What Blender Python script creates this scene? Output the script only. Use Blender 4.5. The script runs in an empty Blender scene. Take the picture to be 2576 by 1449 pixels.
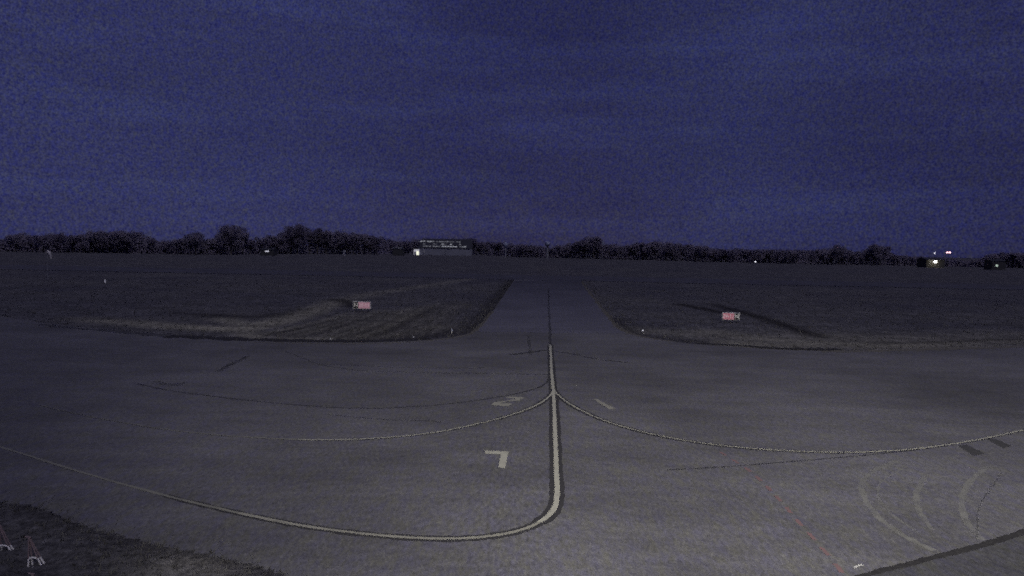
import bpy, bmesh, math, random
import numpy as np
from mathutils import Vector, Matrix
random.seed(7)
S = bpy.context.scene
C = S.collection
R = math.radians

# ------------------------------------------------------------------ camera
CAM_H, FOC, PITCH, ROLL = 8.0, 1720.0, 3.31, 1.1        # focal length in units of a 2576 px wide frame
W2, H2 = 1288.0, 724.5
p, r_ = R(PITCH), R(ROLL)
DIR = Vector((0, math.cos(p), -math.sin(p)))
UP0 = Vector((0, math.sin(p), math.cos(p)))
RT0 = Vector((1, 0, 0))
RT = RT0 * math.cos(r_) + UP0 * math.sin(r_)
UP = UP0 * math.cos(r_) - RT0 * math.sin(r_)
CAM = Vector((0, 0, CAM_H))
cd = bpy.data.cameras.new('camera')
co = bpy.data.objects.new('camera', cd); C.objects.link(co)
m = Matrix((RT, UP, -DIR)).transposed().to_4x4(); m.translation = CAM
co.matrix_world = m
cd.sensor_width = 36; cd.lens = 36 * FOC / 2576
cd.clip_start = .1; cd.clip_end = 20000
S.camera = co

def ray(u, v):
    return DIR * FOC + RT * (u - W2) - UP * (v - H2)
def G(u, v, z=0.0):
    """where the line of sight through a photo point meets the level z"""
    d = ray(u, v); t = (z - CAM_H) / d.z
    return CAM + d * t
def Y(u, v, depth):
    """point at a given distance north of the camera"""
    d = ray(u, v); return CAM + d * (depth / d.y)
def horizon(u):
    return H2 + (-FOC * math.sin(p) + (u - W2) * math.cos(p) * math.sin(r_)) / (math.cos(p) * math.cos(r_))

# ------------------------------------------------------------------ materials
def newmat(name):
    mt = bpy.data.materials.new(name); mt.use_nodes = True
    nt = mt.node_tree; nt.nodes.clear()
    o = nt.nodes.new('ShaderNodeOutputMaterial'); b = nt.nodes.new('ShaderNodeBsdfPrincipled')
    nt.links.new(b.outputs[0], o.inputs[0])
    return mt, nt, b
def nnode(nt, typ, **kw):
    n = nt.nodes.new(typ)
    for k, v in kw.items(): setattr(n, k, v)
    return n
def noise(nt, vec, scale, detail=4, rough=.6):
    n = nt.nodes.new('ShaderNodeTexNoise'); n.inputs['Scale'].default_value = scale
    n.inputs['Detail'].default_value = detail; n.inputs['Roughness'].default_value = rough
    nt.links.new(vec, n.inputs['Vector']); return n.outputs['Fac']
def ramp(nt, fac, lo, hi, a, b):
    n = nt.nodes.new('ShaderNodeMapRange')
    for k, v in (('From Min', lo), ('From Max', hi), ('To Min', a), ('To Max', b)): n.inputs[k].default_value = v
    nt.links.new(fac, n.inputs['Value']); return n.outputs['Result']
def mixc(nt, fac, a, b, typ='MIX'):
    n = nt.nodes.new('ShaderNodeMix'); n.data_type = 'RGBA'; n.blend_type = typ
    for i, v in ((0, fac), (6, a), (7, b)):
        if isinstance(v, (int, float)): n.inputs[i].default_value = v
        elif isinstance(v, tuple): n.inputs[i].default_value = (*v, 1)
        else: nt.links.new(v, n.inputs[i])
    return n.outputs[2]
def math_(nt, op, a, b=None):
    n = nt.nodes.new('ShaderNodeMath'); n.operation = op
    for i, v in ((0, a), (1, b)):
        if v is None: continue
        if isinstance(v, (int, float)): n.inputs[i].default_value = v
        else: nt.links.new(v, n.inputs[i])
    return n.outputs[0]
def objvec(nt, scale=(1, 1, 1), rot=0):
    t = nt.nodes.new('ShaderNodeNewGeometry'); mp = nt.nodes.new('ShaderNodeMapping')
    mp.inputs['Scale'].default_value = scale; mp.inputs['Rotation'].default_value = (0, 0, rot)
    nt.links.new(t.outputs['Position'], mp.inputs['Vector']); return mp.outputs[0]
def bump(nt, b, h, dist=.02, strength=.6):
    n = nt.nodes.new('ShaderNodeBump'); n.inputs['Distance'].default_value = dist; n.inputs['Strength'].default_value = strength
    nt.links.new(h, n.inputs['Height']); nt.links.new(n.outputs[0], b.inputs['Normal'])

def plain(name, col, rough=.6, metal=0, var=.25, scale=6, emit=0, ecol=None):
    mt, nt, b = newmat(name)
    v = nt.nodes.new('ShaderNodeTexCoord').outputs['Object']
    f = noise(nt, v, scale)
    c = mixc(nt, ramp(nt, f, .3, .7, 0, 1), tuple(x * (1 - var) for x in col), tuple(min(1, x * (1 + var)) for x in col))
    nt.links.new(c, b.inputs['Base Color'])
    b.inputs['Roughness'].default_value = rough; b.inputs['Metallic'].default_value = metal
    b.inputs['Specular IOR Level'].default_value = .3
    if emit:
        b.inputs['Emission Color'].default_value = (*(ecol or col), 1); b.inputs['Emission Strength'].default_value = emit
    return mt

def asphalt(name, base, stain=.5, warm=(1, 1, 1), far_fade=False):
    mt, nt, b = newmat(name)
    v = objvec(nt); va = objvec(nt, (.25, 1, 1), R(8))
    big = noise(nt, v, .09, 5, .6); mid = noise(nt, va, .7, 6, .7); fine = noise(nt, objvec(nt, (1.4, .62, 1)), 5.5, 4, .85); grit = noise(nt, objvec(nt, (1.2, .8, 1)), 16, 4, .85)
    t = math_(nt, 'MULTIPLY', ramp(nt, big, .3, .7, 1 - stain * .5, 1 + stain * .5), ramp(nt, mid, .3, .7, .84, 1.14))
    t = math_(nt, 'MULTIPLY', t, ramp(nt, fine, .3, .7, .62, 1.38))
    t = math_(nt, 'MULTIPLY', t, ramp(nt, grit, .3, .7, .6, 1.4))
    t = math_(nt, 'MULTIPLY', t, ramp(nt, noise(nt, objvec(nt, (8, 3.4, 1)), 1, 2, .8), .3, .7, .88, 1.12))
    c = mixc(nt, 1, tuple(base * w for w in warm), t, 'MULTIPLY')
    tint = noise(nt, objvec(nt, (1, .3, 1)), 3.2, 4, .85)
    c = mixc(nt, ramp(nt, tint, .38, .62, 0, .7), c, mixc(nt, 1, c, (.86, .85, 1.42), 'MULTIPLY'))
    if far_fade:      # floodlight falloff put into the colour, darker towards the runway end
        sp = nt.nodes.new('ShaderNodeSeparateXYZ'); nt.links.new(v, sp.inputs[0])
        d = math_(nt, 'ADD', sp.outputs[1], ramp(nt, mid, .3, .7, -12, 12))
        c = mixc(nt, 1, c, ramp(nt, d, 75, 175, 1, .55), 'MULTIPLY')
    nt.links.new(c, b.inputs['Base Color'])
    b.inputs['Roughness'].default_value = .92; b.inputs['Specular IOR Level'].default_value = .15
    bump(nt, b, fine, .01, .5)
    return mt

M = {}
M['apron'] = asphalt('apron_asphalt', .094, .6, (1, .985, .95))
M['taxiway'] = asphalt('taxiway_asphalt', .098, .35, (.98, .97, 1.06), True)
M['runway'] = asphalt('runway_asphalt', .062, .3, (.98, .97, 1.05))
M['forecourt'] = asphalt('forecourt_asphalt', .052, .3)

def paint(name, col, wear=.35, wscale=3.0):
    mt, nt, b = newmat(name)
    v = objvec(nt)
    f = noise(nt, v, wscale, 6, .75)
    c = mixc(nt, ramp(nt, f, .5, .75, 0, wear), col, (.06, .06, .062))
    c = mixc(nt, ramp(nt, noise(nt, v, 14, 3, .8), .3, .7, .0, .3), c, (.08, .08, .08))
    nt.links.new(c, b.inputs['Base Color']); b.inputs['Roughness'].default_value = .85
    b.inputs['Specular IOR Level'].default_value = .2
    return mt
M['line'] = paint('worn_cream_paint', (.33, .325, .285), .42)
M['line_faint'] = paint('faded_cream_paint', (.17, .168, .15), .85, 1.0)
M['line_dim'] = paint('weathered_cream_paint', (.23, .225, .20), .6, 1.6)
M['black'] = paint('black_edging_paint', (.022, .021, .026), .35, 2)
M['gap'] = paint('drain_gap_dark', (.009, .008, .011), .1, 2)
M['red_paint'] = paint('worn_red_paint', (.14, .082, .092), .7, 4)
M['white_paint'] = paint('white_road_paint', (.5, .5, .5), .3)

def blend_patch(name, col, lo, hi, scale):
    """thin worn or dark film on the asphalt, broken up by noise"""
    mt, nt, b = newmat(name)
    f = noise(nt, objvec(nt), scale, 6, .7)
    nt.links.new(ramp(nt, f, .35, .65, lo, hi), b.inputs['Alpha'])
    b.inputs['Base Color'].default_value = (*col, 1); b.inputs['Roughness'].default_value = .95
    b.inputs['Specular IOR Level'].default_value = .1
    return mt
M['seam'] = blend_patch('bitumen_seam', (.03, .03, .036), .25, .95, 2.2)
M['seam_soft'] = blend_patch('faint_bitumen_seam', (.035, .035, .042), .1, .6, 1.1)
M['seam_faint'] = blend_patch('very_faint_seam', (.04, .04, .046), .0, .4, 1.4)
M['dark_patch'] = blend_patch('dark_patch', (.05, .05, .055), .45, .85, 3)
M['shoulder'] = blend_patch('shoulder_dark', (.028, .027, .033), .7, 1.0, .6)  # darker tone for the strips along the grass edge
M['ghost'] = blend_patch('ghost_ring', (.21, .21, .205), .1, .6, 1.5)
M['edge_light'] = blend_patch('sandy_edge', (.15, .14, .12), .1, .75, 1.2)

def grass_mat(name, verge=False):
    mt, nt, b = newmat(name)
    v = objvec(nt)
    big = noise(nt, v, .05, 5, .6); mid = noise(nt, objvec(nt, (.5, 1, 1)), .35, 6, .7); fine = noise(nt, objvec(nt, (1.5, 1.3 if verge else .3, 1)), 3.4, 5, .85)
    c = mixc(nt, ramp(nt, big, .35, .65, 0, 1), (.060, .059, .076), (.083, .081, .090))
    # mower swathes on the left island, wheel marks: masks stored on the mesh
    a = nt.nodes.new('ShaderNodeAttribute'); a.attribute_name = 'wear'
    sep = nt.nodes.new('ShaderNodeSeparateColor'); nt.links.new(a.outputs['Color'], sep.inputs[0])
    tanf = math_(nt, 'MULTIPLY', sep.outputs[0], ramp(nt, mid, .25, .6, .45, 1))
    c = mixc(nt, tanf, c, (.21, .20, .165))
    c = mixc(nt, math_(nt, 'MULTIPLY', sep.outputs[1], ramp(nt, mid, .25, .65, .55, 1)), c, (.016, .015, .018))
    t = math_(nt, 'MULTIPLY', ramp(nt, mid, .3, .7, .72, 1.3), ramp(nt, fine, .3, .7, .45, 1.55))
    t = math_(nt, 'MULTIPLY', t, ramp(nt, noise(nt, objvec(nt, (5, 4 if verge else .55, 1)), 1, 2, .8), .3, .7, .62, 1.38))
    t = math_(nt, 'MULTIPLY', t, ramp(nt, noise(nt, objvec(nt, (2.4, 2 if verge else .13, 1)), 1, 2, .8), .3, .7, .75, 1.25))
    c = mixc(nt, 1, c, t, 'MULTIPLY')
    nt.links.new(c, b.inputs['Base Color']); b.inputs['Roughness'].default_value = 1; b.inputs['Specular IOR Level'].default_value = 0
    bump(nt, b, fine, .08, .6)
    return mt
M['grass'] = grass_mat('mown_grass')
M['verge'] = grass_mat('verge_grass_soil', True)
M['tuft'] = plain('grass_blade', (.058, .056, .056), .9, var=.5, scale=.8)
M['leaf'] = plain('leaf', (.20, .18, .24), .9, var=.3, scale=2.2)
lt = M['leaf'].node_tree; pb = [n for n in lt.nodes if n.type == 'BSDF_PRINCIPLED'][0]; om = [n for n in lt.nodes if n.type == 'OUTPUT_MATERIAL'][0]
tl = lt.nodes.new('ShaderNodeBsdfTranslucent'); tl.inputs[0].default_value = (.32, .29, .38, 1); ms = lt.nodes.new('ShaderNodeMixShader'); ms.inputs[0].default_value = .5
lt.links.new(pb.outputs[0], ms.inputs[1]); lt.links.new(tl.outputs[0], ms.inputs[2]); lt.links.new(ms.outputs[0], om.inputs[0])
M['bark'] = plain('bark', (.07, .06, .06), .95)
M['wall'] = plain('cladding', (.20, .205, .25), .7, var=.15, scale=.4)
M['roof'] = plain('roof_sheet', (.03, .03, .034), .6, var=.2, scale=.3)
M['dark_wall'] = plain('dark_wall', (.04, .04, .045), .8)
M['pale_trim'] = plain('pale_trim', (.42, .42, .46), .5, var=.1)
M['pale_tank'] = plain('pale_tank', (.22, .24, .34), .5, var=.15)
M['steel'] = plain('galvanised_steel', (.3, .3, .32), .45, .6)
M['white_tube'] = plain('white_tube', (.5, .49, .54), .5, var=.15)
M['red_tube'] = plain('red_tube', (.14, .105, .125), .5, var=.2)
M['yellow_rope'] = plain('yellow_rope', (.2, .17, .09), .8, var=.4)
M['sock'] = plain('windsock_cloth', (.42, .40, .42), .9, var=.3)
M['sign_frame'] = plain('sign_frame', (.36, .36, .38), .5, var=.12)
M['sign_red'] = plain('sign_red', (.42, .15, .19), .5, var=.12, emit=.10, ecol=(.62, .25, .34))
M['sign_pink'] = plain('sign_bleached_red', (.46, .24, .3), .5, var=.12, emit=.10, ecol=(.75, .42, .56))
M['sign_black'] = plain('sign_black', (.03, .03, .03), .5)
M['sign_white'] = plain('sign_white', (.5, .49, .5), .5, var=.08, emit=.04, ecol=(.9, .85, .85))
M['sign_letter'] = plain('sign_letter', (.6, .45, .5), .5, var=.1, emit=.09, ecol=(1, .68, .78))
M['concrete'] = plain('concrete', (.2, .2, .2), .9)
def glow(name, col, s):
    mt, nt, b = newmat(name)
    b.inputs['Base Color'].default_value = (.1, .1, .1, 1)
    n = noise(nt, nt.nodes.new('ShaderNodeTexCoord').outputs['Object'], .9, 2)
    nt.links.new(ramp(nt, n, .3, .7, s * .8, s * 1.15), b.inputs['Emission Strength'])
    b.inputs['Emission Color'].default_value = (*col, 1); mt.cycles.emission_sampling = 'NONE'
    return mt
M['glow_door'] = glow('bright_doorway', (1, 1, .80), .95)
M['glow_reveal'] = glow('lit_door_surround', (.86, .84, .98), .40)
M['glow_bar'] = glow('lit_strip', (.85, .85, 1), .6)
M['glow_white'] = glow('white_lamp', (1, .97, .9), 9)
M['glow_small'] = glow('small_white_lamp', (.9, .88, 1), 1.6)
M['glow_red'] = glow('red_lamp', (1, .55, .62), 2.6)
M['glow_green'] = glow('greenish_window', (.8, 1, .85), .5)
M['glow_dot'] = glow('edge_lamp_glass', (.85, .85, 1), .9)
M['glow_dim'] = glow('dim_edge_lamp_glass', (.8, .8, 1), .35)
SKY_LIT = [glow('lit_rooflight', (.85, .88, 1), s) for s in (.03, .07, .13, .27)]

# ------------------------------------------------------------------ mesh builder
class MB:
    def __init__(s): s.v = []; s.f = []; s.mi = []
    def add(s, vs, fs, mi=0):
        n = len(s.v); s.v += [tuple(x) for x in vs]; s.f += [tuple(i + n for i in f) for f in fs]; s.mi += [mi] * len(fs)
    def box(s, c, d, rz=0, mi=0, bev=0):
        x, y, z = (k / 2 for k in d); b = bev
        ring = lambda zz, k: [(-x + k, -y + k, zz), (x - k, -y + k, zz), (x - k, y - k, zz), (-x + k, y - k, zz)]
        rings = [ring(-z, 0), ring(z, 0)] if not b else [ring(-z, b), ring(-z + b, 0), ring(z - b, 0), ring(z, b)]
        vs = [q for rg in rings for q in rg]; n = len(rings)
        ca, sa = math.cos(rz), math.sin(rz)
        vs = [(c[0] + a * ca - bb * sa, c[1] + a * sa + bb * ca, c[2] + h) for a, bb, h in vs]
        fs = [(3, 2, 1, 0), tuple(4 * (n - 1) + i for i in range(4))]
        for k in range(n - 1):
            for i in range(4):
                j = (i + 1) % 4; fs.append((4 * k + i, 4 * k + j, 4 * k + 4 + j, 4 * k + 4 + i))
        s.add(vs, fs, mi)
    def tube(s, pts, rad, n=8, mi=0, cap=True):
        pts = [Vector(q) for q in pts]
        rads = rad if isinstance(rad, (list, tuple)) else [rad] * len(pts)
        vs = []
        for i, q in enumerate(pts):
            t = (pts[min(i + 1, len(pts) - 1)] - pts[max(i - 1, 0)]).normalized()
            a = t.cross(Vector((0, 0, 1)) if abs(t.z) < .95 else Vector((0, 1, 0))).normalized(); b = t.cross(a)
            for k in range(n):
                an = 2 * math.pi * k / n; vs.append(q + (a * math.cos(an) + b * math.sin(an)) * rads[i])
        fs = []
        for i in range(len(pts) - 1):
            for k in range(n):
                j = (k + 1) % n; fs.append((i * n + k, i * n + j, (i + 1) * n + j, (i + 1) * n + k))
        if cap: fs += [tuple(range(n))[::-1], tuple((len(pts) - 1) * n + k for k in range(n))]
        s.add(vs, fs, mi)
    def lathe(s, c, prof, n=12, mi=0):
        vs = [(c[0] + rr * math.cos(2 * math.pi * k / n), c[1] + rr * math.sin(2 * math.pi * k / n), c[2] + zz) for rr, zz in prof for k in range(n)]
        fs = [(i * n + k, i * n + (k + 1) % n, (i + 1) * n + (k + 1) % n, (i + 1) * n + k) for i in range(len(prof) - 1) for k in range(n)]
        s.add(vs, fs, mi)
    def build(s, name, mats, parent=None, loc=None, smooth=False):
        me = bpy.data.meshes.new(name); me.from_pydata(s.v, [], s.f); me.validate()
        for q in (mats if isinstance(mats, list) else [mats]): me.materials.append(q)
        if len(me.polygons) == len(s.mi): me.polygons.foreach_set('material_index', s.mi)
        if smooth: me.polygons.foreach_set('use_smooth', [True] * len(me.polygons))
        o = bpy.data.objects.new(name, me); C.objects.link(o)
        if parent: o.parent = parent
        if loc is not None: o.location = loc
        return o
def tag(o, label=None, cat=None, group=None, kind=None):
    for k, v in (('label', label), ('category', cat), ('group', group), ('kind', kind)):
        if v: o[k] = v
    return o
def thing(name, label, cat, loc, rz=0, group=None):
    o = bpy.data.objects.new(name, None); C.objects.link(o); o.location = loc; o.rotation_euler = (0, 0, rz)
    o.empty_display_size = .3
    return tag(o, label, cat, group)
def copy_tree(o, parent=None):
    c = o.copy(); C.objects.link(c)
    if parent: c.parent = parent
    for ch in list(o.children): copy_tree(ch, c)
    return c

def spline(pts, step=6):
    pts = [Vector(q) for q in pts]; out = []
    for i in range(len(pts) - 1):
        a, b, c, d = pts[max(i - 1, 0)], pts[i], pts[i + 1], pts[min(i + 2, len(pts) - 1)]
        for k in range(step):
            t = k / step
            out.append(.5 * ((2 * b) + (c - a) * t + (2 * a - 5 * b + 4 * c - d) * t * t + (3 * b - a - 3 * c + d) * t ** 3))
    out.append(pts[-1]); return out
def gpath(px, step=6):
    """smooth ground line through photo points"""
    return [G(q.x, q.y) for q in spline([(u, v, 0) for u, v in px], step)]
def ribbon(name, path, w, z, mat, parent=None, off=0.0, jit=0.0):
    mb = MB(); vs = []; n = len(path)
    for i, q in enumerate(path):
        t = (path[min(i + 1, n - 1)] - path[max(i - 1, 0)]); t.z = 0; t.normalize()
        nrm = Vector((-t.y, t.x, 0))
        ww = (w(i / (n - 1)) if callable(w) else w) / 2
        j1, j2 = random.uniform(-jit, jit), random.uniform(-jit, jit)
        for sgn, jj in ((1, j1), (-1, j2)):
            e = q + nrm * (off + sgn * (ww + jj)); vs.append((e.x, e.y, z))
    mb.add(vs, [(2 * i, 2 * i + 1, 2 * i + 3, 2 * i + 2) for i in range(n - 1)])
    o = mb.build(name, mat, parent)
    return o
def sheet(name, pts, z, mat, parent=None):
    bm = bmesh.new(); vs = []
    for q in pts:
        if not vs or (Vector((q.x, q.y, z)) - vs[-1].co).length > 1e-3: vs.append(bm.verts.new((q.x, q.y, z)))
    f = bm.faces.new(vs); f.normal_update()
    if f.normal.z < 0: f.normal_flip()
    bmesh.ops.triangulate(bm, faces=[f], ngon_method='EAR_CLIP')
    me = bpy.data.meshes.new(name); bm.to_mesh(me); bm.free(); me.materials.append(mat)
    o = bpy.data.objects.new(name, me); C.objects.link(o)
    if parent: o.parent = parent
    return o

# ------------------------------------------------------------------ setting: pavement
left_edge = [(-260, 768), (0, 796), (150, 818), (300, 832), (420, 842), (530, 850), (640, 857), (770, 860.5), (900, 861.5), (1000, 859), (1080, 855), (1150, 846), (1190, 835), (1213, 815), (1240, 782), (1268, 742), (1293, 706)]
right_edge = [(1460, 704), (1482, 735), (1508, 768), (1535, 802), (1557, 826), (1585, 839), (1630, 850), (1690, 859), (1760, 867), (1850, 873), (1950, 879), (2060, 882), (2180, 881), (2300, 878), (2430, 874), (2576, 870), (2800, 862)]
L, Rr = gpath(left_edge, 4), gpath(right_edge, 4)
Y_RWY = G(1376, 705).y
far = [Vector((L[-1].x + .2, Y_RWY + 1.5, 0)), Vector((Rr[0].x - .2, Y_RWY + 1.5, 0))]
outer = [Vector((Rr[-1].x + 80, Rr[-1].y, 0)), Vector((160, -30, 0)), Vector((-160, -30, 0)), Vector((L[0].x - 80, L[0].y, 0))]
apron = sheet('apron', L + far + Rr + outer, 0.0, M['apron']); tag(apron, kind='structure')
# the taxiway's own surface, from the end of the fillets to the runway
iL = L[48:]; iR = Rr[:21]
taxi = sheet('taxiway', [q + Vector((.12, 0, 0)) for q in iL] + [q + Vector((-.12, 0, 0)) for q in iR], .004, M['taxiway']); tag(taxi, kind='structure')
rw = MB(); ang = R(-1.2); w_r = 32
c0 = Vector((G(1376, 700).x, Y_RWY + w_r / 2, 0)); dx = Vector((math.cos(ang), math.sin(ang), 0)); dy = Vector((-dx.y, dx.x, 0))
rw.add([(q.x, q.y, .008) for q in (c0 - dx * 900 - dy * w_r / 2, c0 + dx * 900 - dy * w_r / 2, c0 + dx * 900 + dy * w_r / 2, c0 - dx * 900 + dy * w_r / 2)], [(0, 1, 2, 3)])
runway = tag(rw.build('runway', M['runway']), kind='structure')

# yellow guide lines with black edging
cl = [(1384.5, 868), (1386, 900), (1388, 940), (1391, 975), (1393, 1000), (1395, 1050), (1397.5, 1120), (1400, 1190), (1401.5, 1240), (1393, 1282), (1357, 1314), (1300, 1337), (1220, 1351), (1130, 1356), (1030, 1353), (920, 1344), (800, 1329), (700, 1312), (600, 1291), (500, 1268), (400, 1243), (300, 1216), (200, 1187), (100, 1156), (0, 1124), (-140, 1078)]
lf = [(1392, 978), (1388, 990), (1377, 1002), (1353, 1018), (1318, 1033), (1270, 1049), (1210, 1065), (1130, 1082), (1050, 1094), (950, 1103), (850, 1107), (750, 1106.5), (650, 1102), (550, 1095), (450, 1085), (380, 1075), (300, 1062), (200, 1043), (100, 1020)]
rt = [(1392, 974), (1397, 986), (1412, 1001), (1437, 1019), (1475, 1039), (1530, 1062), (1600, 1083), (1680, 1101), (1760, 1114), (1850, 1125), (1950, 1133), (2050, 1137.5), (2130, 1138.5), (2210, 1136.5), (2300, 1130), (2400, 1117), (2490, 1101), (2576, 1082), (2700, 1052)]
P_cl, P_lf, P_rt = gpath(cl), gpath(lf), gpath(rt)
def fade_w(a, b): return lambda t: a + (b - a) * t
k1 = int(len(P_cl) * .40)
ribbon('black_edging', P_cl[:k1 + 1], .50, .006, M['black'], apron, jit=.025)
ribbon('black_edging', P_cl[k1:int(len(P_cl) * .80)], fade_w(.44, .26), .006, M['black'], apron, jit=.03)
ribbon('guide_line', P_cl[:k1 + 1], .175, .014, M['line'], apron, jit=.006)
ribbon('guide_line', P_cl[k1:int(len(P_cl) * .72) + 1], .14, .014, M['line_dim'], apron, jit=.008)
ribbon('guide_line', P_cl[int(len(P_cl) * .72):], fade_w(.13, .08), .014, M['line_faint'], apron, jit=.01)
nl = int(len(P_lf) * .62)
ribbon('black_edging', P_lf[3:nl // 2], .38, .008, M['black'], apron, jit=.03)
ribbon('black_edging', P_lf[nl // 2 - 1:nl], fade_w(.3, .2), .008, M['seam'], apron, jit=.03)
ribbon('guide_line', P_lf[:nl], .105, .018, M['line'], apron, jit=.006)
ribbon('guide_line', P_lf[nl - 1:], fade_w(.11, .05), .018, M['line_faint'], apron, jit=.01)
ribbon('black_edging', P_rt[3:int(len(P_rt) * .5)], .38, .010, M['black'], apron, jit=.03)
ribbon('black_edging', P_rt[int(len(P_rt) * .5) - 1:], fade_w(.3, .2), .010, M['seam'], apron, jit=.03)
ribbon('guide_line', P_rt, .095, .020, M['line'], apron, jit=.006)
# painted figures lying on the apron
def zq(px, z, name, mat): return sheet(name, [G(*q) for q in px], z, mat, apron)
z6 = lambda q: (1006.2 + q[0] * .2604, 872.1 + q[1] * .2604)
zq([z6(q) for q in [(815, 1005), (1047, 1015), (1016, 1178), (948, 1170), (975, 1043), (820, 1035)]], .012, 'painted_figure', M['line'])
z2 = lambda q: ((1820 + q[0] * .07764) / 1.4907, (1460 + q[1] * .07764) / 1.4907)
zq([z2(q) for q in [(1010, 365), (1400, 365), (1900, 405), (1880, 440), (1690, 480), (1650, 560), (1500, 560), (1080, 590), (720, 690), (1260, 700), (1270, 750), (1080, 830), (780, 815), (370, 780), (300, 745), (420, 625), (1000, 560), (1480, 470), (1380, 445), (1060, 440)]], .012, 'painted_figure', M['line_dim'])
z1 = lambda q: ((2200 + q[0] * .05435) / 1.4907, (1480 + q[1] * .05435) / 1.4907)
zq([z1(q) for q in [(430, 340), (740, 330), (1010, 460), (1200, 580), (1600, 800), (1900, 900), (1960, 1000), (1560, 1010), (1200, 800), (980, 660), (640, 430)]], .012, 'painted_figure', M['line_dim'])
# removed markings, seams, rings
for q in ([(2410, 1121), (2432, 1119), (2478, 1141), (2450, 1147), (2436, 1139)], [(2482, 1105), (2505, 1104), (2545, 1122), (2524, 1128), (2512, 1121)]):
    zq(q, .007, 'blacked_out_mark', M['dark_patch'])
seams = [([(1384, 950), (1368, 968), (1340, 980), (1300, 990), (1240, 1001), (1180, 1010), (1110, 1018), (1040, 1023), (960, 1027), (860, 1026), (760, 1020), (660, 1011), (560, 1000), (430, 983), (340, 965)], .13, 'seam'),
         ([(1383, 942), (1300, 941), (1180, 939), (1060, 937), (940, 934), (870, 928), (800, 915), (760, 900), (720, 885)], .14, 'seam_soft'),
         ([(1382, 880), (1350, 884), (1320, 888), (1285, 892)], .45, 'seam'),
         ([(1390, 883), (1440, 890), (1500, 903), (1580, 912)], .3, 'seam_soft'),
         ([(545, 935), (590, 912), (625, 896)], .32, 'seam_soft'),
         ([(1110, 1062), (1060, 1058), (980, 1056), (900, 1050), (820, 1042)], .10, 'seam_soft'),
         ([(1678, 1182), (1760, 1178), (1860, 1172), (1980, 1162), (2090, 1153), (2200, 1143), (2300, 1133)], .085, 'seam'),
         ([(1384, 868), (1383, 840), (1382, 800), (1381, 760), (1380, 725)], .26, 'seam_soft'),
         ([(1330, 845), (1332, 870), (1334, 892)], .25, 'seam_faint'),
         ([(390, 960), (430, 968), (470, 964)], .5, 'seam_faint'),
         ([(810, 915), (920, 921), (1060, 925), (1220, 926)], .12, 'seam_soft'),
         ([(2456, 1380), (2458, 1330), (2466, 1270), (2520, 1190)], .05, 'seam_faint')]
for i, (px, w, mt) in enumerate(seams):
    ribbon('bitumen_seam', gpath(px), w, .003 + .0002 * i, M[mt], apron, jit=w * .22)
rings = [([(2255, 1160), (2200, 1183), (2170, 1212), (2172, 1245), (2205, 1295), (2265, 1342), (2350, 1385)], .2), ([(2325, 1200), (2306, 1240), (2312, 1285), (2345, 1332)], .17),
         ([(2480, 1175), (2438, 1215), (2421, 1258), (2430, 1310), (2470, 1358)], .18), ([(2270, 1180), (2225, 1205), (2208, 1240), (2240, 1290), (2310, 1340)], .08)]
for i, (px, w) in enumerate(rings):
    ribbon('tyre_ring', gpath(px), w, .0015 + .0003 * i, M['ghost'], apron, jit=.04)
reds = [(1690, 1063), (1713, 1086), (1760, 1108)]
dash = gpath([(1812, 1137), (1880, 1180), (1925, 1220), (1965, 1262), (2003, 1306), (2042, 1350), (2080, 1393), (2116, 1437), (2140, 1470)], 8)
tot = [0]
for a, b in zip(dash, dash[1:]): tot.append(tot[-1] + (b - a).length)
def at_len(s):
    for i in range(len(tot) - 1):
        if tot[i + 1] >= s: return dash[i].lerp(dash[i + 1], (s - tot[i]) / max(1e-6, tot[i + 1] - tot[i]))
    return dash[-1]
s0 = 0
while s0 + .5 < tot[-1]:
    ribbon('red_dash', [at_len(s0), at_len(s0 + .25), at_len(s0 + .5)], .13, .005, M['red_paint'], apron, jit=.012); s0 += .98
for px in ([(2147, 1429), (2158, 1425), (2170, 1422.5)], [(2183, 1450), (2197, 1445.5), (2212, 1442)]):
    ribbon('white_dash', gpath(px), .05, .016, M['white_paint'], apron)
# shoulder strips and pale edges
ribbon('shoulder_strip', gpath([(100, 816), (150, 822), (280, 833), (420, 845)]), fade_w(.4, 1.6), .010, M['seam_soft'], apron, jit=.3)
ribbon('shoulder_strip', gpath([(420, 845), (530, 850.5), (640, 854.5), (770, 857), (900, 857.5), (1000, 855), (1080, 850.5)]), fade_w(1.7, 1.6), .010, M['shoulder'], apron, jit=.4)
ribbon('shoulder_strip', gpath([(1760, 863), (1850, 868), (1950, 875), (2060, 878), (2110, 878)]), fade_w(.6, 1.2), .010, M['shoulder'], apron, jit=.2)
ribbon('sandy_edge', gpath([(1464, 710), (1482, 735), (1508, 768), (1535, 802), (1557, 826), (1585, 839), (1630, 850), (1690, 859)]), .55, .012, M['edge_light'], apron, jit=.12)
ribbon('sandy_edge', gpath([(640, 861), (770, 864), (900, 864.5), (1000, 862), (1080, 857), (1150, 848), (1190, 836), (1213, 815), (1240, 782)]), .45, .013, M['edge_light'], apron, jit=.12)
ribbon('sandy_edge', gpath([(2060, 884), (2180, 883), (2300, 880), (2430, 876), (2576, 872)]), 1.1, .012, M['edge_light'], apron, jit=.3)

# forecourt beyond the dark gap at the lower right
fe = [(2100, 1472), (2170, 1451), (2250, 1430), (2340, 1407), (2420, 1387), (2500, 1365), (2576, 1339), (2680, 1300)]
F = gpath(fe)
fore = sheet('forecourt', F + [Vector((60, F[-1].y, 0)), Vector((60, -10, 0)), Vector((F[0].x - 1, -10, 0))], .022, M['forecourt']); tag(fore, kind='structure')
ribbon('drain_gap', F, fade_w(.17, .27), .027, M['gap'], fore, jit=.025)

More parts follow.
